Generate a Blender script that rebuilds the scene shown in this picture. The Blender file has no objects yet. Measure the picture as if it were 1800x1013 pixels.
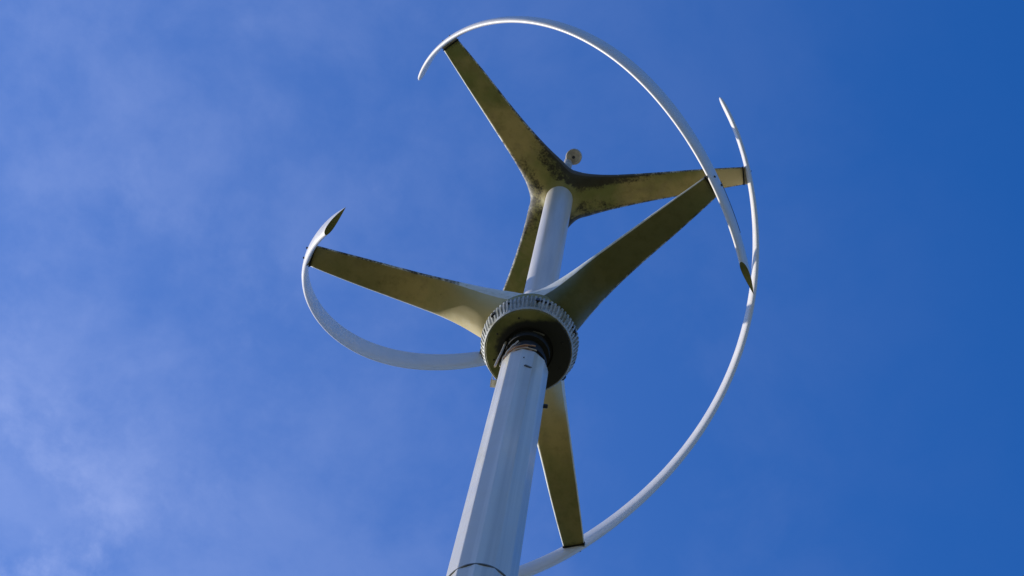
import bpy, bmesh, math, random
import numpy as np
from mathutils import Vector, Matrix, noise

# ------------------------------------------------------------------ scale
S = 1.45                       # metres per rotor radius
EYE = 1.6
CAM = np.array([-0.24221, -2.62220, -8.95302])
ZOFF = EYE - CAM[2] * S        # height of the lower arms above the ground
H = 2.7511                     # height between the two arm sets (rotor radii)
SC = bpy.context.scene
COL = SC.collection

def W(v):
    return Vector((v[0] * S, v[1] * S, v[2] * S + ZOFF))

# ------------------------------------------------------------------ camera
cd = bpy.data.cameras.new('camera')
cam = bpy.data.objects.new('camera', cd)
COL.objects.link(cam)
RIGHT = Vector((0.9582, -0.2784, 0.0655)); DOWN = Vector((0.2839, 0.8984, -0.3350)); FWD = Vector((0.0344, 0.3396, 0.9399))
M = Matrix.Identity(4)
for i, c in enumerate((RIGHT.normalized(), -DOWN.normalized(), -FWD.normalized())):
    for j in range(3):
        M[j][i] = c[j]
cam.matrix_world = Matrix.Translation(W(CAM)) @ M.to_quaternion().to_matrix().to_4x4()
cd.sensor_width = 36.0
cd.lens = 3812.04 / 1800 * 36
cd.shift_x = 0.00063
cd.shift_y = 313.69 / 1800
cd.clip_end = 20000
SC.camera = cam
SC.cycles.sampling_pattern = 'TABULATED_SOBOL'
SC.cycles.use_denoising = True
SC.cycles.sample_clamp_indirect = 0.35

# ------------------------------------------------------------------ light
SUN_AZ, SUN_EL = math.radians(146), math.radians(23.5)
SC.view_settings.view_transform = 'Standard'
SC.view_settings.look = 'None'
SC.view_settings.exposure = 0.0
SC.view_settings.gamma = 1.0
world = bpy.data.worlds.new('World'); SC.world = world; world.use_nodes = True
nt = world.node_tree; N = nt.nodes; L = nt.links
for n in list(N): N.remove(n)
def nd(tree, t, **kw):
    n = tree.nodes.new(t)
    for k, v in kw.items(): setattr(n, k, v)
    return n
out = nd(nt, 'ShaderNodeOutputWorld'); bg = nd(nt, 'ShaderNodeBackground')
sky = nd(nt, 'ShaderNodeTexSky', sky_type='NISHITA')
sky.sun_disc = False; sky.sun_elevation = SUN_EL; sky.sun_rotation = math.pi / 2 - SUN_AZ
sky.air_density = 1.0; sky.dust_density = 0.0; sky.ozone_density = 3.0; sky.altitude = 50
hsv = nd(nt, 'ShaderNodeHueSaturation'); hsv.inputs['Saturation'].default_value = 1.32; hsv.inputs['Hue'].default_value = 0.515
hsv.inputs['Value'].default_value = 1.95
L.new(sky.outputs[0], hsv.inputs['Color'])
tc = nd(nt, 'ShaderNodeTexCoord')
def vdot(vec):
    n = nd(nt, 'ShaderNodeVectorMath', operation='DOT_PRODUCT'); n.inputs[1].default_value = vec
    L.new(tc.outputs['Generated'], n.inputs[0]); return n.outputs['Value']
def mrange(src, a, b, lo=0.0, hi=1.0):
    n = nd(nt, 'ShaderNodeMapRange', interpolation_type='SMOOTHSTEP')
    n.inputs['From Min'].default_value = a; n.inputs['From Max'].default_value = b
    n.inputs['To Min'].default_value = lo; n.inputs['To Max'].default_value = hi
    L.new(src, n.inputs['Value']); return n.outputs['Result']
def wmath(op, a, b):
    n = nd(nt, 'ShaderNodeMath', operation=op)
    for i, x in enumerate((a, b)):
        if isinstance(x, (int, float)): n.inputs[i].default_value = x
        else: L.new(x, n.inputs[i])
    return n.outputs[0]
def wnoise(scale, detail, rough, dist=0.0, stretch=(1, 1, 1), off=(0, 0, 0)):
    mp = nd(nt, 'ShaderNodeMapping'); mp.inputs['Scale'].default_value = stretch; mp.inputs['Location'].default_value = off
    L.new(tc.outputs['Generated'], mp.inputs['Vector'])
    n = nd(nt, 'ShaderNodeTexNoise'); n.inputs['Scale'].default_value = scale; n.inputs['Detail'].default_value = detail
    n.inputs['Roughness'].default_value = rough; n.inputs['Distortion'].default_value = dist
    L.new(mp.outputs[0], n.inputs['Vector']); return n.outputs['Fac']
# thin high haze that thickens towards the sun side, and ragged cirrus lower down in the south-west
veil = mrange(vdot((-0.90, 0.43, 0.0)), -0.185, 0.55)
soft = wmath('ADD', wmath('MULTIPLY', mrange(wnoise(11.0, 8.0, 0.60, 0.15, off=(1.3, 2.1, 0)), 0.32, 0.70), 0.75), 0.62)
bank = mrange(vdot((-0.42, 0.91, 0.0)), 0.34, 0.50)
wisps = mrange(wnoise(11.0, 8.0, 0.60, 0.1, off=(0.3, 0.1, 0)), 0.40, 0.66)
puffs = wmath('MULTIPLY', mrange(wnoise(13.0, 6.0, 0.60, 0.3, off=(4.3, 1.1, 0)), 0.56, 0.80), mrange(vdot((-0.90, 0.43, 0.0)), -0.1, 0.25))
dens = wmath('ADD', wmath('MULTIPLY', wmath('MULTIPLY', bank, wisps), 0.36), wmath('MULTIPLY', wmath('MULTIPLY', veil, soft), 0.205))
dens = wmath('ADD', dens, wmath('MULTIPLY', puffs, 0.07))
mix = nd(nt, 'ShaderNodeMix', data_type='RGBA')
L.new(dens, mix.inputs['Factor']); L.new(hsv.outputs[0], mix.inputs['A']); mix.inputs['B'].default_value = (6.7, 7.4, 10.6, 1)
L.new(mix.outputs['Result'], bg.inputs['Color']); bg.inputs['Strength'].default_value = 0.12
L.new(bg.outputs[0], out.inputs[0])

sd = bpy.data.lights.new('sun', 'SUN'); sd.energy = 5.0; sd.angle = math.radians(0.5); sd.color = (1.0, 0.955, 0.87)
sun = bpy.data.objects.new('sun', sd); COL.objects.link(sun)
sdir = Vector((math.cos(SUN_AZ) * math.cos(SUN_EL), math.sin(SUN_AZ) * math.cos(SUN_EL), math.sin(SUN_EL)))
sun.rotation_euler = sdir.to_track_quat('Z', 'Y').to_euler()
sun.location = (0, 0, 60)

# ------------------------------------------------------------------ materials
class Mat:
    def __init__(s, name, rough=0.5, metallic=0.0, coat=0.0):
        s.m = bpy.data.materials.new(name); s.m.use_nodes = True
        s.t = s.m.node_tree; s.b = s.t.nodes['Principled BSDF']
        s.b.inputs['Roughness'].default_value = rough; s.b.inputs['Metallic'].default_value = metallic
        s.b.inputs['Coat Weight'].default_value = coat; s.b.inputs['Coat Roughness'].default_value = 0.12
        s.tc = s.t.nodes.new('ShaderNodeTexCoord')
    def noise(s, scale, detail=5, rough=0.6, stretch=(1, 1, 1), dist=0.0):
        mp = s.t.nodes.new('ShaderNodeMapping'); mp.inputs['Scale'].default_value = stretch
        s.t.links.new(s.tc.outputs['Object'], mp.inputs['Vector'])
        n = s.t.nodes.new('ShaderNodeTexNoise'); n.inputs['Scale'].default_value = scale
        n.inputs['Detail'].default_value = detail; n.inputs['Roughness'].default_value = rough; n.inputs['Distortion'].default_value = dist
        s.t.links.new(mp.outputs[0], n.inputs['Vector']); return n.outputs['Fac']
    def rng(s, src, a, b, lo=0.0, hi=1.0):
        n = s.t.nodes.new('ShaderNodeMapRange'); n.interpolation_type = 'SMOOTHSTEP'
        for k, v in (('From Min', a), ('From Max', b), ('To Min', lo), ('To Max', hi)): n.inputs[k].default_value = v
        s.t.links.new(src, n.inputs['Value']); return n.outputs['Result']
    def math(s, op, a, b=0.0):
        n = s.t.nodes.new('ShaderNodeMath'); n.operation = op
        for i, x in enumerate((a, b)):
            if isinstance(x, (int, float)): n.inputs[i].default_value = x
            else: s.t.links.new(x, n.inputs[i])
        return n.outputs[0]
    def mix(s, f, a, b):
        n = s.t.nodes.new('ShaderNodeMix'); n.data_type = 'RGBA'
        for k, x in (('Factor', f), ('A', a), ('B', b)):
            if isinstance(x, tuple): n.inputs[k].default_value = (*x, 1)
            elif isinstance(x, (int, float)): n.inputs[k].default_value = x
            else: s.t.links.new(x, n.inputs[k])
        return n.outputs['Result']
    def attr(s, name):
        n = s.t.nodes.new('ShaderNodeAttribute'); n.attribute_name = name; return n.outputs['Fac']
    def color(s, c):
        if isinstance(c, tuple): s.b.inputs['Base Color'].default_value = (*c, 1)
        else: s.t.links.new(c, s.b.inputs['Base Color'])
        return s
    def rough(s, c): s.t.links.new(c, s.b.inputs['Roughness']); return s
    def bump(s, h, strength=0.2, dist=0.01):
        n = s.t.nodes.new('ShaderNodeBump'); n.inputs['Strength'].default_value = strength; n.inputs['Distance'].default_value = dist
        s.t.links.new(h, n.inputs['Height']); s.t.links.new(n.outputs[0], s.b.inputs['Normal']); return s

def m_gelcoat():
    a = Mat('white_gelcoat', 0.38, coat=0.25)
    d = a.rng(a.noise(2.2, 6, 0.65), 0.5, 0.8)
    c = a.mix(a.math('MULTIPLY', d, 0.35), (0.80, 0.745, 0.67), (0.58, 0.53, 0.44))
    a.color(c); a.rough(a.rng(a.noise(5), 0.3, 0.7, 0.32, 0.5)); return a.m
def m_mast():
    a = Mat('mast_paint', 0.35, coat=0.45)
    st = a.rng(a.noise(2.2, 4, 0.55, (6, 6, 0.05)), 0.38, 0.62)
    dirt = a.rng(a.noise(1.2, 6, 0.65), 0.52, 0.8)
    c = a.mix(a.math('MULTIPLY', st, 0.6), (0.84, 0.785, 0.67), (0.52, 0.485, 0.41))
    c = a.mix(a.math('MULTIPLY', dirt, 0.25), c, (0.42, 0.39, 0.31))
    a.color(c); a.rough(a.rng(a.noise(4), 0.3, 0.7, 0.3, 0.48)); return a.m
def m_arm():
    # off-white gelcoat; the face that looks down carries a film of green algae and black mouldy specks, with some sun and shade painted in
    a = Mat('algae_stained_gelcoat', 0.55)
    alg = a.attr('algae'); mould_shade = a.attr('mould_shade')
    n1 = a.noise(1.6, 6, 0.6); n2 = a.noise(14, 6, 0.7); n3 = a.noise(60, 5, 0.75)
    base = a.mix(a.rng(n2, 0.4, 0.8), (0.78, 0.78, 0.73), (0.66, 0.65, 0.56))
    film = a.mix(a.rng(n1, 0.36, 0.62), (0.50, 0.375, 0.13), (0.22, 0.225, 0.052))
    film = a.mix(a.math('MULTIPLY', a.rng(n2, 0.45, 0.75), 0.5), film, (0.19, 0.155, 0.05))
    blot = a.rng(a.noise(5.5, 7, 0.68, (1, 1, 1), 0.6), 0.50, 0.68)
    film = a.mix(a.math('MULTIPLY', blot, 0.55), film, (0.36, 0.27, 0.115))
    film = a.mix(a.math('MULTIPLY', a.attr('pale_tan'), 0.9), film, (0.72, 0.58, 0.30))
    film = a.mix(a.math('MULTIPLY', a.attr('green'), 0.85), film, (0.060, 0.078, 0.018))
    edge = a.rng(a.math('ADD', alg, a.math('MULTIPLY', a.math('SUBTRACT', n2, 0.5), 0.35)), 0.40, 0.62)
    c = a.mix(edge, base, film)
    mm = a.math('MULTIPLY', a.rng(a.math('ADD', mould_shade, a.math('MULTIPLY', a.math('SUBTRACT', a.math('ADD', a.math('MULTIPLY', n3, 0.6), a.math('MULTIPLY', n2, 0.6)), 0.6), 3.0)), 0.45, 1.15), 0.92)
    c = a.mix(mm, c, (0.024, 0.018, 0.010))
    a.color(c); a.rough(a.rng(n2, 0.3, 0.7, 0.5, 0.75)); a.bump(n3, 0.15, 0.004); return a.m
def m_simple(name, col, col2, scale, rough, metallic=0.0, bump=0.0, stretch=(1, 1, 1)):
    a = Mat(name, rough, metallic)
    f = a.rng(a.noise(scale, 6, 0.65, stretch), 0.35, 0.7)
    a.color(a.mix(f, col, col2))
    if bump: a.bump(a.noise(scale * 3), bump, 0.01)
    return a.m
def m_plate():
    a = Mat('grimy_hub_plate', 0.6)
    n1 = a.noise(5, 6, 0.65); n2 = a.noise(22, 5, 0.7)
    c = a.mix(a.rng(n1, 0.35, 0.65), (0.25, 0.24, 0.075), (0.11, 0.12, 0.030))
    g = a.rng(a.math('ADD', a.attr('plate_shade'), a.math('MULTIPLY', a.math('SUBTRACT', n2, 0.5), 0.6)), 0.35, 0.7)
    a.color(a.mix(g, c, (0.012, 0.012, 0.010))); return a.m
GEL = m_gelcoat(); TUBE = m_simple('torque_tube_paint', (0.68, 0.63, 0.55), (0.56, 0.52, 0.45), 3, 0.32, 0.0, 0.0, (5, 5, 0.3)); MAST = m_mast(); ARM = m_arm(); PLATE = m_plate()
RUBBER = m_simple('black_rubber', (0.006, 0.006, 0.006), (0.012, 0.011, 0.009), 20, 0.85)
STEEL = m_simple('weathered_steel', (0.30, 0.30, 0.31), (0.16, 0.14, 0.11), 12, 0.45, 0.6, 0.1)
RING = m_simple('dirty_white_metal', (0.50, 0.50, 0.47), (0.26, 0.25, 0.17), 16, 0.5, 0.0, 0.2)
BRACK = m_simple('greyed_bracket_paint', (0.34, 0.31, 0.24), (0.20, 0.17, 0.11), 20, 0.55)
BOLT = m_simple('dark_bolt_steel', (0.06, 0.06, 0.065), (0.03, 0.025, 0.02), 40, 0.45, 0.7)
BRACK_PALE = m_simple('weathered_pale_casting', (0.50, 0.45, 0.37), (0.28, 0.25, 0.20), 14, 0.6)
CABLE = m_simple('copper_brown_cable', (0.62, 0.33, 0.17), (0.36, 0.20, 0.11), 30, 0.4)
CABLE2 = m_simple('pale_cable_sheath', (0.70, 0.62, 0.52), (0.48, 0.40, 0.31), 30, 0.4)
SEAM = m_simple('dark_seam_sealant', (0.10, 0.10, 0.095), (0.17, 0.16, 0.14), 30, 0.7)
TRIM = m_simple('dark_edge_tape', (0.03, 0.04, 0.07), (0.05, 0.055, 0.07), 25, 0.6)
CONC = m_simple('concrete', (0.34, 0.33, 0.30), (0.22, 0.21, 0.19), 3, 0.85, 0.0, 0.3)
def m_grass():
    a = Mat('meadow_grass', 0.9)
    c = a.mix(a.rng(a.noise(0.05, 6, 0.6), 0.35, 0.65), (0.12, 0.115, 0.042), (0.21, 0.18, 0.09))
    c = a.mix(a.math('MULTIPLY', a.rng(a.noise(3, 6, 0.7), 0.4, 0.7), 0.6), c, (0.045, 0.06, 0.02))
    a.color(c); a.bump(a.noise(6), 0.5, 0.1); return a.m
GRASS = m_grass()
def m_blocker():
    a = Mat('dark_sky_blocker', 0.95)  # dark colour of the added ring that blocks low sky
    a.color(a.mix(a.rng(a.noise(0.03, 8, 0.7), 0.35, 0.65), (0.030, 0.042, 0.018), (0.075, 0.070, 0.035)))
    a.bump(a.noise(0.2), 0.6, 2.0); return a.m
BLOCKER = m_blocker()

# ------------------------------------------------------------------ helpers
def link(name, me, mat, parent=None, smooth=True):
    o = bpy.data.objects.new(name, me); COL.objects.link(o); o.parent = parent
    if mat and not me.materials: me.materials.append(mat)
    if smooth: me.polygons.foreach_set('use_smooth', [True] * len(me.polygons))
    return o
def mesh_from(name, verts, faces):
    me = bpy.data.meshes.new(name); me.from_pydata([tuple(v) for v in verts], [], faces); me.update(); return me
def fix(me):
    bm = bmesh.new(); bm.from_mesh(me); bmesh.ops.recalc_face_normals(bm, faces=bm.faces); bm.to_mesh(me); bm.free(); me.update(); return me
def auto_sharp(o, deg=35):
    bm = bmesh.new(); bm.from_mesh(o.data)
    for e in bm.edges:
        if len(e.link_faces) == 2 and e.calc_face_angle(0) > math.radians(deg): e.smooth = False
    bm.to_mesh(o.data); bm.free(); return o
def lathe(name, prof, mat, parent, seg=96, teeth=None):
    """prof: list of (r, z) in rotor units, closed surface of revolution about the mast axis"""
    vs, fs = [], []
    n = len(prof)
    for i in range(seg):
        a = 2 * math.pi * i / seg
        for j, (r, z) in enumerate(prof):
            rr = r * (1 + (teeth(a, j) if teeth else 0)); vs.append(W((rr * math.cos(a), rr * math.sin(a), z)))
    for i in range(seg):
        k = (i + 1) % seg
        for j in range(n - 1): fs.append((i * n + j, k * n + j, k * n + j + 1, i * n + j + 1))
    me = mesh_from(name, vs, fs)
    bm = bmesh.new(); bm.from_mesh(me); bmesh.ops.remove_doubles(bm, verts=bm.verts, dist=1e-5)
    bmesh.ops.recalc_face_normals(bm, faces=bm.faces); bm.to_mesh(me); bm.free()
    return auto_sharp(link(name, me, mat, parent))
def tube(name, pts, r, mat, parent, seg=10, closed=False):
    pts = [Vector(p) for p in pts]; vs, fs = [], []
    up = Vector((0, 0, 1))
    for i, p in enumerate(pts):
        t = (pts[min(i + 1, len(pts) - 1)] - pts[max(i - 1, 0)]).normalized()
        a = t.cross(up)
        if a.length < 1e-3: a = t.cross(Vector((1, 0, 0)))
        a.normalize(); b = t.cross(a)
        for k in range(seg):
            an = 2 * math.pi * k / seg; vs.append(p + (a * math.cos(an) + b * math.sin(an)) * r)
    for i in range(len(pts) - 1):
        for k in range(seg): fs.append((i * seg + k, i * seg + (k + 1) % seg, (i + 1) * seg + (k + 1) % seg, (i + 1) * seg + k))
    fs.append(tuple(range(seg))); fs.append(tuple((len(pts) - 1) * seg + k for k in range(seg)))
    return auto_sharp(link(name, fix(mesh_from(name, vs, fs)), mat, parent), 50)
def block(name, cen, ax, ay, az, hx, hy, hz, mat, parent, bev=0.12):
    """bevelled box in world metres, axes given"""
    bm = bmesh.new(); bmesh.ops.create_cube(bm, size=2)
    for v in bm.verts: v.co = Vector((v.co.x * hx, v.co.y * hy, v.co.z * hz))
    bmesh.ops.bevel(bm, geom=bm.edges[:], offset=min(hx, hy, hz) * bev * 2, segments=2, affect='EDGES')
    for v in bm.verts: v.co = cen + ax * v.co.x + ay * v.co.y + az * v.co.z
    bmesh.ops.recalc_face_normals(bm, faces=bm.faces)
    me = bpy.data.meshes.new(name); bm.to_mesh(me); bm.free()
    return auto_sharp(link(name, me, mat, parent, True), 40)
def rod(name, p, d, r, h, mat, parent, seg=6):
    d = Vector(d).normalized(); a = d.orthogonal().normalized(); b = d.cross(a); vs, fs = [], []
    for t, rr in ((0, r), (h * 0.8, r), (h, r * 0.8)):
        for k in range(seg):
            an = 2 * math.pi * k / seg; vs.append(Vector(p) + d * t + (a * math.cos(an) + b * math.sin(an)) * rr)
    for j in range(2):
        for k in range(seg): fs.append((j * seg + k, j * seg + (k + 1) % seg, (j + 1) * seg + (k + 1) % seg, (j + 1) * seg + k))
    fs.append(tuple(range(seg))); fs.append(tuple(2 * seg + k for k in range(seg)))
    return link(name, fix(mesh_from(name, vs, fs)), mat, parent, False)

# ------------------------------------------------------------------ ground
gv, gf = [(0, 0, 0)], []
rings = [3, 10, 30, 100, 300, 1000, 4000, 12000]
for r in rings:
    for k in range(96):
        a = 2 * math.pi * k / 96
        gv.append((r * math.cos(a), r * math.sin(a), 0.0))
for k in range(96): gf.append((0, 1 + k, 1 + (k + 1) % 96))
for j in range(len(rings) - 1):
    for k in range(96): gf.append((1 + j * 96 + k, 1 + (j + 1) * 96 + k, 1 + (j + 1) * 96 + (k + 1) % 96, 1 + j * 96 + (k + 1) % 96))
g = link('ground', mesh_from('ground', gv, gf), GRASS, None, False)
g['kind'] = 'structure'
hv, hf = [], []  # unseen ring, added to block the bright low sky
NA, HR = 240, [(180, 0.0), (230, 0.25), (300, 0.62), (380, 0.9), (460, 1.0), (600, 0.8), (800, 0.4), (1000, -0.02)]
for r, q in HR:
    for k in range(NA):
        a = 2 * math.pi * k / NA
        h = 88 + 26 * noise.noise(Vector((math.cos(a) * 2.2, math.sin(a) * 2.2, 3.1))) + 9 * noise.noise(Vector((math.cos(a) * 9, math.sin(a) * 9, r * .01)))
        rr = r * (1 + 0.06 * noise.noise(Vector((math.cos(a) * 4, math.sin(a) * 4, 7))))
        hv.append((rr * math.cos(a), rr * math.sin(a), -0.5 + h * q))
for j in range(len(HR) - 1):
    for k in range(NA): hf.append((j * NA + k, (j + 1) * NA + k, (j + 1) * NA + (k + 1) % NA, j * NA + (k + 1) % NA))
hl = link('sky_blocker', fix(mesh_from('sky_blocker', hv, hf)), BLOCKER, None, True)
hl['kind'] = 'structure'

# ------------------------------------------------------------------ the turbine
T = bpy.data.objects.new('wind_turbine', None); COL.objects.link(T)
T['label'] = 'white wind turbine with three curved helical blades and olive stained arms on a pale mast'
T['category'] = 'wind turbine'

# mast
ZB = -ZOFF / S
MASTTOP = -0.575
SEAMZ = -2.905
def mr(z): return 0.0992 + 0.0058 * (MASTTOP - z)
NF = 12                                   # the pole is folded from plate: twelve soft edged flats
def facet_ring(r):
    o = []
    for k in range(NF):
        a0 = math.radians(264.7 + 1.0) + 2 * math.pi * k / NF; h = math.pi / NF; ap = r * math.cos(h)
        for t in (-1.0, -0.90, -0.45, 0.45, 0.90):
            an = a0 + h * t
            rr = ap / math.cos(h * t) if abs(t) < 1 else ap / math.cos(h) * 0.9975
            o.append((rr, an))
    return o
def mast_mesh(zs):
    vs, fs = [], []; n = NF * 5
    for r, z in zs:
        for rr, an in facet_ring(r): vs.append(W((rr * math.cos(an), rr * math.sin(an), z)))
    for j in range(len(zs) - 1):
        for k in range(n): fs.append((j * n + k, j * n + (k + 1) % n, (j + 1) * n + (k + 1) % n, (j + 1) * n + k))
    fs.append(tuple((len(zs) - 1) * n + k for k in range(n))); fs.append(tuple(range(n)))
    return fix(mesh_from('mast', vs, fs))
prof = [(mr(ZB), ZB + 0.02)]
for z in (-8, -6, -4.5, -3.6, SEAMZ - 0.006): prof.append((mr(z), z))
prof += [(mr(SEAMZ) - 0.0016, SEAMZ - 0.004), (mr(SEAMZ) - 0.0016, SEAMZ + 0.004), (mr(SEAMZ), SEAMZ + 0.006)]
for z in (-2.6, -2.2, -1.7, -1.2, -0.8, -0.62, -0.583): prof.append((mr(z), z))
prof += [(mr(MASTTOP) - 0.002, MASTTOP - 0.001), (mr(MASTTOP) - 0.006, MASTTOP)]
mast = link('mast', mast_mesh(prof), MAST, T)
auto_sharp(mast, 60)
wn = mast.modifiers.new('wn', 'WEIGHTED_NORMAL'); wn.keep_sharp = True; wn.weight = 100
lathe('seam_ring', [(mr(SEAMZ) - 0.006, SEAMZ - 0.006), (mr(SEAMZ) - 0.0006, SEAMZ - 0.0045), (mr(SEAMZ) - 0.0006, SEAMZ + 0.0045), (mr(SEAMZ) - 0.006, SEAMZ + 0.006)], SEAM, mast, 128)
lathe('base_flange', [(0.15, ZB + 0.022), (0.26, ZB + 0.022), (0.26, ZB + 0.05), (0.165, ZB + 0.055), (0.157, ZB + 0.12)], MAST, T, 64)
for k in range(12):
    a = 2 * math.pi * (k + .5) / 12
    rod('bolt', W((0.22 * math.cos(a), 0.22 * math.sin(a), ZB + 0.05)), (0, 0, 1), 0.02, 0.04, BOLT, T)
lathe('foundation', [(0.001, ZB + 0.018), (0.9, ZB + 0.018), (0.92, ZB + 0.008), (0.92, ZB - 0.1)], CONC, T, 8)

# bearing neck, hub drum
lathe('bearing_neck', [(0.04, -0.578), (0.070, -0.573), (0.070, -0.50), (0.086, -0.497), (0.086, -0.45), (0.072, -0.447), (0.072, -0.36), (0.092, -0.355), (0.092, -0.262)], RUBBER, T, 64)
def teeth(a, j):
    k = (a * 72 / (2 * math.pi)) % 1.0
    return 0.0 if j in (0, 1, 2, 7) else ((0.021 if k < 0.5 else -0.016) + 0.006 * math.sin(7 * a + 2 * math.sin(3 * a)))
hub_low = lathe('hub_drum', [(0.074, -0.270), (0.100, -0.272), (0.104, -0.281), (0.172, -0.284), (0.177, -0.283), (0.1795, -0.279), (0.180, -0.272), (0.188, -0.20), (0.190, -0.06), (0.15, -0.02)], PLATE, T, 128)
gr = hub_low.data.attributes.new('plate_shade', 'FLOAT', 'POINT')
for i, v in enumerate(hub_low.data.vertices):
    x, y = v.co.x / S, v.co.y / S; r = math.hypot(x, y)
    gr.data[i].value = max(0.0, min(1.0, 1.15 - (r - 0.112) / 0.05 + 0.9 * max(-0.1, (x * 0.95 - y * 0.1) / 0.11)))  # shade painted into the plate: around the neck and across one side
ring = lathe('toothed_ring', [(0.1792, -0.277), (0.1835, -0.279), (0.1880, -0.262), (0.1885, -0.250), (0.2005, -0.195), (0.2030, -0.160), (0.201, -0.152), (0.190, -0.148)], RING, hub_low, 840, teeth)
random.seed(4)
for k in range(72):                     # the fixing screws between the teeth, many of them worn dark
    if k % 9 and random.random() > 0.10: continue
    an = 2 * math.pi * (k + 0.78) / 72
    rod('screw', W((0.1985 * math.cos(an), 0.1985 * math.sin(an), -0.195)), (math.cos(an), math.sin(an), -0.15), 0.0052 * S, 0.007 * S, BOLT, hub_low, 6)
for an in (264, 204.5, 325.5, 27, 150):
    an = math.radians(an)
    block('clamp', W((0.200 * math.cos(an), 0.200 * math.sin(an), -0.195)), Vector((math.cos(an), math.sin(an), 0)), Vector((-math.sin(an), math.cos(an), 0)), Vector((0, 0, 1)), 0.006 * S, 0.011 * S, 0.018 * S, BOLT, hub_low, 0.2)
for k in range(8):
    an = 2 * math.pi * (k + 0.3) / 8
    rod('screw', W((0.148 * math.cos(an), 0.148 * math.sin(an), -0.281)), (0, 0, -1), 0.0045 * S, 0.005 * S, BOLT, hub_low, 6)

# torque tube between the two arm sets
lathe('torque_tube', [(0.0735, 0.02), (0.0735, 0.8), (0.0735, 1.6), (0.0735, 2.3), (0.0735, H - 0.05)], TUBE, T, 96)

# --- arm sets -------------------------------------------------------
TH_L, TH_U = 5.2854, 3.7926
# control rows: (x on outline, half chord, skeleton x)
PLUS = [(1.0, .049, 1.0), (.875, .058, .875), (.75, .066, .75), (.62, .0725, .62), (.5, .080, .5), (.39, .090, .38), (.29, .1015, .265), (.21, .114, .165), (.145, .1265, .085)]
MINUS = [(1.0, .049, 1.0), (.875, .057, .875), (.75, .064, .75), (.62, .070, .62), (.5, .076, .5), (.39, .082, .38), (.29, .089, .265), (.21, .099, .165), (.15, .112, .085)]
def catmull(P, sub):
    P = [np.array(p, float) for p in P]; P = [2 * P[0] - P[1]] + P + [2 * P[-1] - P[-2]]; o = []
    for i in range(1, len(P) - 2):
        for s in range(sub):
            t = s / sub; a, b, c, d = P[i - 1:i + 3]
            o.append(0.5 * ((2 * b) + (c - a) * t + (2 * a - 5 * b + 4 * c - d) * t * t + (3 * b - a - 3 * c + d) * t ** 3))
    o.append(P[-2]); return o
def sstep(x, a, b):
    t = max(0, min(1, (x - a) / (b - a))); return t * t * (3 - 2 * t)
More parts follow.
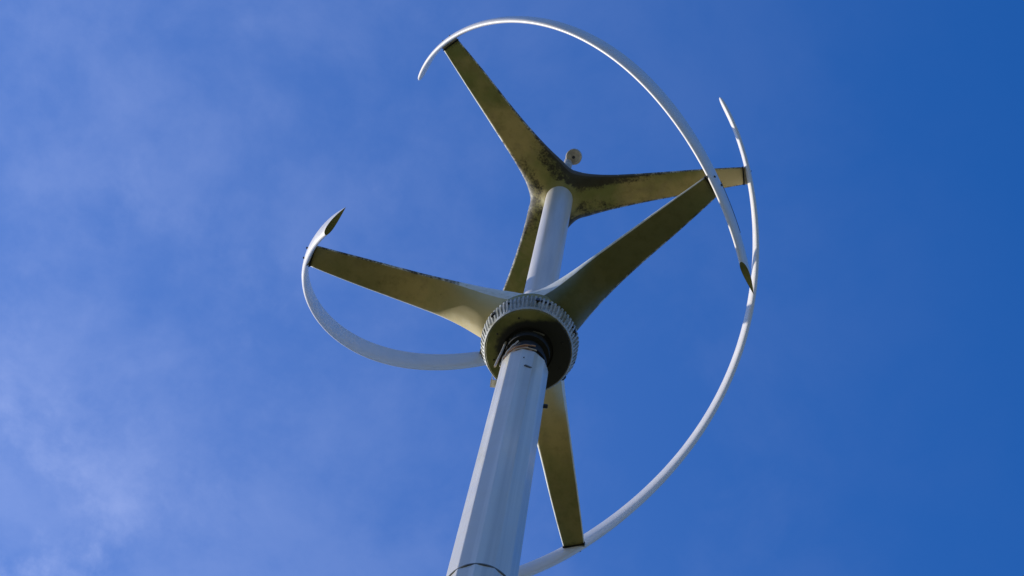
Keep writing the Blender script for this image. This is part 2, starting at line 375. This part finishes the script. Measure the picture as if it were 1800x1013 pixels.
def build_spider(zc, ang0, RS, lower):
    """returns merged mesh of three arms + centre. sgn: +1 lower set (centre higher than tips)"""
    c60, s60, c120, s120 = math.cos(math.pi / 3), math.sin(math.pi / 3), math.cos(2 * math.pi / 3), math.sin(2 * math.pi / 3)
    ctr = [(x, w, xk, 0.0) for x, w, xk in PLUS] + [(0.162 * c60, 0.162 * s60, 0.0, 0.0)]
    # second arm's minus side, rotated by 120 deg; 4th value marks its skeleton
    for x, w, xk in reversed(MINUS):
        ctr.append((x * c120 + w * s120, x * s120 - w * c120, xk, 1.0))
    dense = catmull([(a, b) for a, b, _, _ in ctr], 6)
    xks = []
    sg = [(-c if d == 1.0 else c) for _, _, c, d in ctr]        # signed skeleton: + first arm, - second arm
    xks = [float(v[0]) for v in catmull([(v,) for v in sg], 6)]
    NV = 15
    vv = [math.sin(0.5 * math.pi * j / (NV - 1)) for j in range(NV)]
    verts, faces, info, finfo = [], [], [], []
    tipz = 1.0
    for k in range(3):
        A = ang0 + k * 2 * math.pi / 3; ca, sa = math.cos(A), math.sin(A)
        base = len(verts); nu = len(dense)
        for side in (0, 1):
            for i in range(nu):
                O = dense[i]; x = xks[i]
                K = np.array([x, 0.0]) if x >= 0 else np.array([-x * c120, -x * s120])
                for j in range(NV):
                    v = vv[j]; P = K * (1 - v) + O * v; r = math.hypot(*P); rr = r
                    ax = abs(x); e = max(r, 0.0)
                    t = 0.0115 + 0.016 * (1 - sstep(ax, .1, 1.0)) + 0.035 * (1 - sstep(e, .05, .30))
                    mid = (0.055 if lower else -0.055) * (1 - sstep(ax, 0.25, 1.02))
                    g = math.sqrt(max(0.0, 1 - v ** 3.3))
                    if side == 0:
                        F = 0.135 * (1 - sstep(e, .17, .46)) if lower else 0.035 * math.exp(-max(0, e - 0.07) / 0.028)
                        z = mid - (t + F) * g
                    else:
                        z = mid + (t * 0.9 + (0.02 * (1 - sstep(e, .0, .2)))) * g
                    X = P[0] * ca - P[1] * sa; Y = P[0] * sa + P[1] * ca
                    verts.append(W((X * RS, Y * RS, zc + z)))
                    # algae: underside; keep rim clean.  mould: speckle at centre and along one edge (upper set); shaded rims painted dark too
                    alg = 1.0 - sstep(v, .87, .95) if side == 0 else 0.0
                    plus = x >= 0
                    arm_id = k if x >= 0 else (k + 1) % 3
                    mo = 0.0
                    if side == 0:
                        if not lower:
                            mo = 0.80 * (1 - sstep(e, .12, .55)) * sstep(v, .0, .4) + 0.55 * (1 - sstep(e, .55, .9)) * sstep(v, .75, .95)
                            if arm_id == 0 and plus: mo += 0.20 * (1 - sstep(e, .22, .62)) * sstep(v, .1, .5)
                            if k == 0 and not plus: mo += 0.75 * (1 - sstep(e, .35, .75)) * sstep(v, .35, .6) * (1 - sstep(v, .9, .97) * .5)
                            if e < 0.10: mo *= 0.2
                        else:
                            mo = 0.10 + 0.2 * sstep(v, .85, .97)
                        az = math.atan2(Y, X)
                    tanr = (1 - sstep(e, .16, .62)) * sstep(math.cos(az - 2.3), -.6, .3) if lower else (0.9 * sstep(ax, .72, .86) if arm_id == 1 else 0.0)  # sunlit glow painted as tan on lower roots; one upper tip paler
                    gn = (0.0 if not lower else 0.95 - 0.25 * sstep(ax, .8, 1.0) if arm_id == 0 else 0.55 * sstep(ax, .45, .8)) if side == 0 else 0.0  # thicker green algae; the shaded arm's darkness is painted in as well
                    onplus = x >= 0  # which long edge of the arm
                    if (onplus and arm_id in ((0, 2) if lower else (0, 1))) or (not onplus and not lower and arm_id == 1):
                        if not (lower and arm_id == 2 and ax < .35): mo = max(mo, 0.95 * sstep(v, .84, .93) * sstep(e, .10, .22))  # painted shade: dark line along the edges the sun misses
                    if onplus and not lower and arm_id == 2: mo = max(mo, 0.9 * sstep(v, .86, .94) * sstep(e, .24, .30))  # painted shadow over the outer stretch of this rim
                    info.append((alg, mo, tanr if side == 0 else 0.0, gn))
        nS = nu * NV
        for side in (0, 1):
            for i in range(nu - 1):
                for j in range(NV - 1):
                    a = base + side * nS + i * NV + j; q = (a, a + 1, a + NV + 1, a + NV)
                    faces.append(q); xm = 0.5 * (xks[i] + xks[i + 1])
                    arm = -1 if abs(xm) < 0.20 else (k if xm > 0 else (k + 1) % 3)
                    finfo.append(arm)
        # close the flat tip ends (both ends of this patch)
        for i in (0, nu - 1):
            lo = [base + i * NV + j for j in range(NV)]; hi = [base + nS + i * NV + j for j in range(NV)]
            for j in range(NV - 1):
                faces.append((lo[j], lo[j + 1], hi[j + 1], hi[j])); finfo.append(k if i == 0 else (k + 1) % 3)
    bm = bmesh.new()
    la = bm.verts.layers.float.new('algae'); lm = bm.verts.layers.float.new('mould_shade'); lt = bm.verts.layers.float.new('pale_tan'); lg = bm.verts.layers.float.new('green'); lf = bm.faces.layers.int.new('arm')
    bv = [bm.verts.new(v) for v in verts]
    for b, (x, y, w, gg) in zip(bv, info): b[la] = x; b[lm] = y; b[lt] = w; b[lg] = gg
    for f, a in zip(faces, finfo):
        try: ff = bm.faces.new([bv[i] for i in f]); ff[lf] = a
        except ValueError: pass
    bmesh.ops.remove_doubles(bm, verts=bm.verts, dist=2e-5)
    bmesh.ops.dissolve_degenerate(bm, dist=1e-6, edges=bm.edges)
    bmesh.ops.recalc_face_normals(bm, faces=bm.faces)
    bm.normal_update()
    return bm, la, lm, lf, lt, lg
def spider_parts(zc, ang0, RS, lower):
    bm, la, lm, lf, lt, lg = build_spider(zc, ang0, RS, lower)
    res = {}
    for part in (-1, 0, 1, 2):
        vs, fs, idx, al, mo, no, ba, gr = [], [], {}, [], [], [], [], []
        for f in bm.faces:
            if f[lf] != part: continue
            ids = []
            for v in f.verts:
                if v.index not in idx:
                    idx[v.index] = len(vs); vs.append(v.co.copy()); al.append(v[la]); mo.append(v[lm]); ba.append(v[lt]); gr.append(v[lg]); no.append(v.normal.copy())
                ids.append(idx[v.index])
            fs.append(ids)
        nm = 'spider_centre' if part < 0 else 'arm'
        me = mesh_from(nm, vs, fs)
        a1 = me.attributes.new('algae', 'FLOAT', 'POINT'); a1.data.foreach_set('value', al)
        a2 = me.attributes.new('mould_shade', 'FLOAT', 'POINT'); a2.data.foreach_set('value', mo)
        a3 = me.attributes.new('pale_tan', 'FLOAT', 'POINT'); a3.data.foreach_set('value', ba)
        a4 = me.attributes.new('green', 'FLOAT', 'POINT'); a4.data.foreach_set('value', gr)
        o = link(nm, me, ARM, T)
        me.normals_split_custom_set_from_vertices([tuple(n) for n in no])
        res[part] = o
    bm.free(); return res
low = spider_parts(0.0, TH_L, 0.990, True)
upp = spider_parts(H, TH_U, 0.999, False)
low[-1]['label'] = 'smooth olive centre where the lower arms meet above the toothed ring'
upp[-1]['label'] = 'mouldy speckled centre where the upper arms meet'

# --- blades ----------------------------------------------------------
Q = dict(b=-0.0041, c2=-0.1049, c4=0.0424, r0=1.0202, oL=0.0195, oU=-0.0007, c1=0.0088, b2=0.0147, c3=-0.0024, b5=-0.011, c6=-0.0115)
EB, ET = 0.4551, 0.5405
def bladefn(z):
    u = (z - H / 2) / (H / 2)
    tL, tU = TH_L + Q['oL'], TH_U + Q['oU']
    th = tL + (tU - tL) * (z / H) + Q['b'] * (u ** 3 - u) + Q['b2'] * (u * u - 1) + Q['b5'] * (u ** 5 - u)
    r = Q['r0'] + Q['c1'] * u + Q['c2'] * (u * u - 1) + Q['c3'] * (u ** 3 - u) + Q['c4'] * (u ** 4 - 1) + Q['c6'] * (u ** 6 - 1)
    return r, th
CH, TC = 0.145, 0.19
def section(n=22):
    """closed airfoil loop, (s along chord -.5 (leading) ... .5 (trailing), t thickness)"""
    up = []
    for i in range(n + 1):
        x = 0.5 * (1 - math.cos(math.pi * i / n))
        y = 5 * TC * (0.2969 * math.sqrt(x) - 0.126 * x - 0.3516 * x * x + 0.2843 * x ** 3 - 0.1030 * x ** 4)
        up.append((x - 0.5, y))
    return up + [(x, -y) for x, y in reversed(up[1:-1])]
SEC = section()
def make_blade(k):
    n = 640; ns = len(SEC); vs, fs = [], []
    for i in range(n + 1):
        z = -EB + (H + EB + ET) * i / n
        r, th = bladefn(z); th += k * 2 * math.pi / 3
        e = max(0.0, 1 - (H + ET - z) / 0.10); f = math.sqrt(max(0.04, 1 - e * e))      # rounded top end
        er, et = Vector((math.cos(th), math.sin(th), 0)), Vector((-math.sin(th), math.cos(th), 0))
        for s, t in SEC:
            ss = s * CH * f; bow = -ss * ss / (2 * r)                                     # section bowed to the circle it runs on
            vs.append(W(er * (r + t * CH * f + bow) + et * ss + Vector((0, 0, z))))
    for i in range(n):
        for j in range(ns): fs.append((i * ns + j, i * ns + (j + 1) % ns, (i + 1) * ns + (j + 1) % ns, (i + 1) * ns + j))
    fs.append(tuple(n * ns + j for j in range(ns)))
    me = mesh_from('blade', vs, fs); o = link('blade', fix(me), GEL, T); auto_sharp(o, 50)
    # open lower end closed by a recessed dark cap
    r, th = bladefn(-EB); th += k * 2 * math.pi / 3
    er, et = Vector((math.cos(th), math.sin(th), 0)), Vector((-math.sin(th), math.cos(th), 0))
    cv = [W(er * (r + t * CH - (s * CH) ** 2 / (2 * r)) + et * s * CH + Vector((0, 0, -EB))) for s, t in SEC]
    cap = link('end_cap', fix(mesh_from('end_cap', cv, [tuple(range(ns))])), PLATE, o, False)
    return o
blades = [make_blade(k) for k in range(3)]

# --- arm ends: gasket, bracket, bolts through the blade ------------------
def arm_end(arm, th, zc, rs, bth_z):
    er, et = Vector((math.cos(th), math.sin(th), 0)), Vector((-math.sin(th), math.cos(th), 0)); ez = Vector((0, 0, 1))
    r0 = rs
    block('gasket', W(er * (r0 + 0.0035) + ez * zc), er, et, ez, 0.0035 * S, 0.0500 * S, 0.0135 * S, RUBBER, arm, 0.2)
    block('end_bracket', W(er * (r0 + 0.0155) + ez * zc), er, et, ez, 0.0085 * S, 0.0475 * S, 0.0125 * S, BRACK, arm, 0.2)
    rb, tb = bladefn(zc if zc < 1 else H)
    for d in (-0.022, 0.024):
        s = d; rr = rb + 0.0105 - s * s / 2
        rod('bolt', W(er * rr + et * s + ez * zc), er, 0.0048 * S, 0.0085 * S, BOLT, arm, 6)
for k in range(3):
    arm_end(low[k], TH_L + k * 2 * math.pi / 3, 0.0, 0.990, 0)
    arm_end(upp[k], TH_U + k * 2 * math.pi / 3, H, 0.999, H)

# --- cap on top of the rotor ----------------------------------------------
lathe('top_boss', [(0.001, H + 0.055), (0.05, H + 0.052), (0.062, H + 0.04), (0.066, H - 0.02)], GEL, T, 48)
tip = Vector((0.0307, -0.0437, 3.60))
stem = tube('top_stem', [W((0.004, 0.0, H + 0.04)), W((0.006, 0, 3.1)), W((0.008, 0, 3.5)), W((0.010, 0, 3.64))], 0.026 * S, BRACK_PALE, T, 24)
v0 = (W(CAM) - W(tip)).normalized(); v0 = (v0 + Vector((-0.1, 0.25, 0))).normalized()
def disc(name, c, n, prof, mat, parent, seg=40):
    a = n.orthogonal().normalized(); b = n.cross(a); vs, fs = [], []
    for r, h in prof:
        for k in range(seg):
            an = 2 * math.pi * k / seg; vs.append(c + (a * math.cos(an) + b * math.sin(an)) * r + n * h)
    for j in range(len(prof) - 1):
        for k in range(seg): fs.append((j * seg + k, j * seg + (k + 1) % seg, (j + 1) * seg + (k + 1) % seg, (j + 1) * seg + k))
    fs.append(tuple(range(seg))); fs.append(tuple((len(prof) - 1) * seg + k for k in range(seg)))
    return auto_sharp(link(name, fix(mesh_from(name, vs, fs)), mat, parent), 35)
cap = disc('top_cap', W(tip), v0, [(0.024 * S, -0.045 * S), (0.030 * S, -0.02 * S), (0.046 * S, -0.014 * S), (0.047 * S, 0.008 * S), (0.044 * S, 0.012 * S), (0.030 * S, 0.013 * S), (0.028 * S, 0.010 * S)], BRACK_PALE, T)
disc('cap_screw', W(tip) + v0 * 0.0095 * S, v0, [(0.009 * S, 0.0), (0.009 * S, 0.006 * S), (0.006 * S, 0.008 * S)], BOLT, cap, 12)

# --- cables and small fittings at the mast head ------------------------------
def arc(r, z0, z1, a0, a1, n=24, wob=0.0):
    return [W(((r + wob * math.sin(i * .9)) * math.cos(a0 + (a1 - a0) * i / n), (r + wob * math.sin(i * .9)) * math.sin(a0 + (a1 - a0) * i / n), z0 + (z1 - z0) * i / n + wob * math.cos(i * .7))) for i in range(n + 1)]
R = math.radians
for r, z0, z1, a0, a1, m in ((0.088, -.568, -.556, 168, 275, CABLE), (0.090, -.552, -.530, 172, 286, CABLE2), (0.093, -.545, -.492, 176, 280, CABLE), (0.098, -.590, -.455, 178, 236, CABLE2), (0.086, -.520, -.505, 160, 262, CABLE)):
    tube('cable', arc(r, z0, z1, R(a0), R(a1), 30, 0.0012), 0.0034 * S, m, T)
tube('cable', [W((-0.1192, 0.0058, -0.60)), W((-0.1150, 0.0010, -0.52)), W((-0.1080, -0.006, -0.43)), W((-0.1033, -0.0096, -0.35)), W((-0.100, -0.010, -0.28))], 0.0045 * S, CABLE2, T)
tube('steel_strip', [W((-0.086, -0.028, -0.292)), W((-0.070, -0.045, -0.292))], 0.006 * S, STEEL, T, 6)
tube('steel_strip', [W((-0.006, -0.090, -0.292)), W((0.020, -0.092, -0.292)), W((0.045, -0.0893, -0.292))], 0.0035 * S, STEEL, T, 6)
# bent bracket on the lit side of the mast, vent slot and stub bolt on the mast
bd = Vector((math.cos(R(170)), math.sin(R(170)), 0)); bt = Vector((-bd.y, bd.x, 0))
brk = block('bracket', W((0.108 * math.cos(R(170)), 0.108 * math.sin(R(170)), -0.775)), bd, bt, Vector((0, 0, 1)), 0.013 * S, 0.016 * S, 0.005 * S, GEL, mast, 0.2)
block('bracket', W((0.1195 * math.cos(R(170)), 0.1195 * math.sin(R(170)), -0.750)), bd, bt, Vector((0, 0, 1)), 0.0025 * S, 0.016 * S, 0.030 * S, GEL, mast, 0.2)
nd_ = Vector((math.cos(R(271)), math.sin(R(271)), 0)); tg = Vector((-nd_.y, nd_.x, 0))
sl = (tg * 0.93 + Vector((0, 0, -0.36))).normalized()
block('vent_slot', W((0.0992 * nd_.x, 0.0992 * nd_.y, -0.805)), nd_, sl, nd_.cross(sl), 0.0016 * S, 0.0150 * S, 0.0085 * S, SEAM, mast, 0.4)
rod('bolt', W((0.0975 * math.cos(R(350)), 0.0975 * math.sin(R(350)), -0.98)), (math.cos(R(350)), math.sin(R(350)), 0), 0.009 * S, 0.020 * S, BOLT, mast, 8)
rod('bolt', W((0.0985 * math.cos(R(258)), 0.0985 * math.sin(R(258)), -0.70)), (math.cos(R(258)), math.sin(R(258)), 0), 0.003 * S, 0.003 * S, BOLT, mast, 8)
# dark tape along the trailing edge of one blade beside its lower joint
tp = []
for i in range(15):
    z = 0.10 - 0.27 * i / 14; r, th = bladefn(z); sx = 0.5 * CH
    er, et = Vector((math.cos(th), math.sin(th), 0)), Vector((-math.sin(th), math.cos(th), 0))
    tp.append(W(er * (r - sx * sx / (2 * r)) + et * (sx - 0.001) + Vector((0, 0, z))))
tube('edge_tape', tp, 0.0028 * S, TRIM, blades[0], 8)
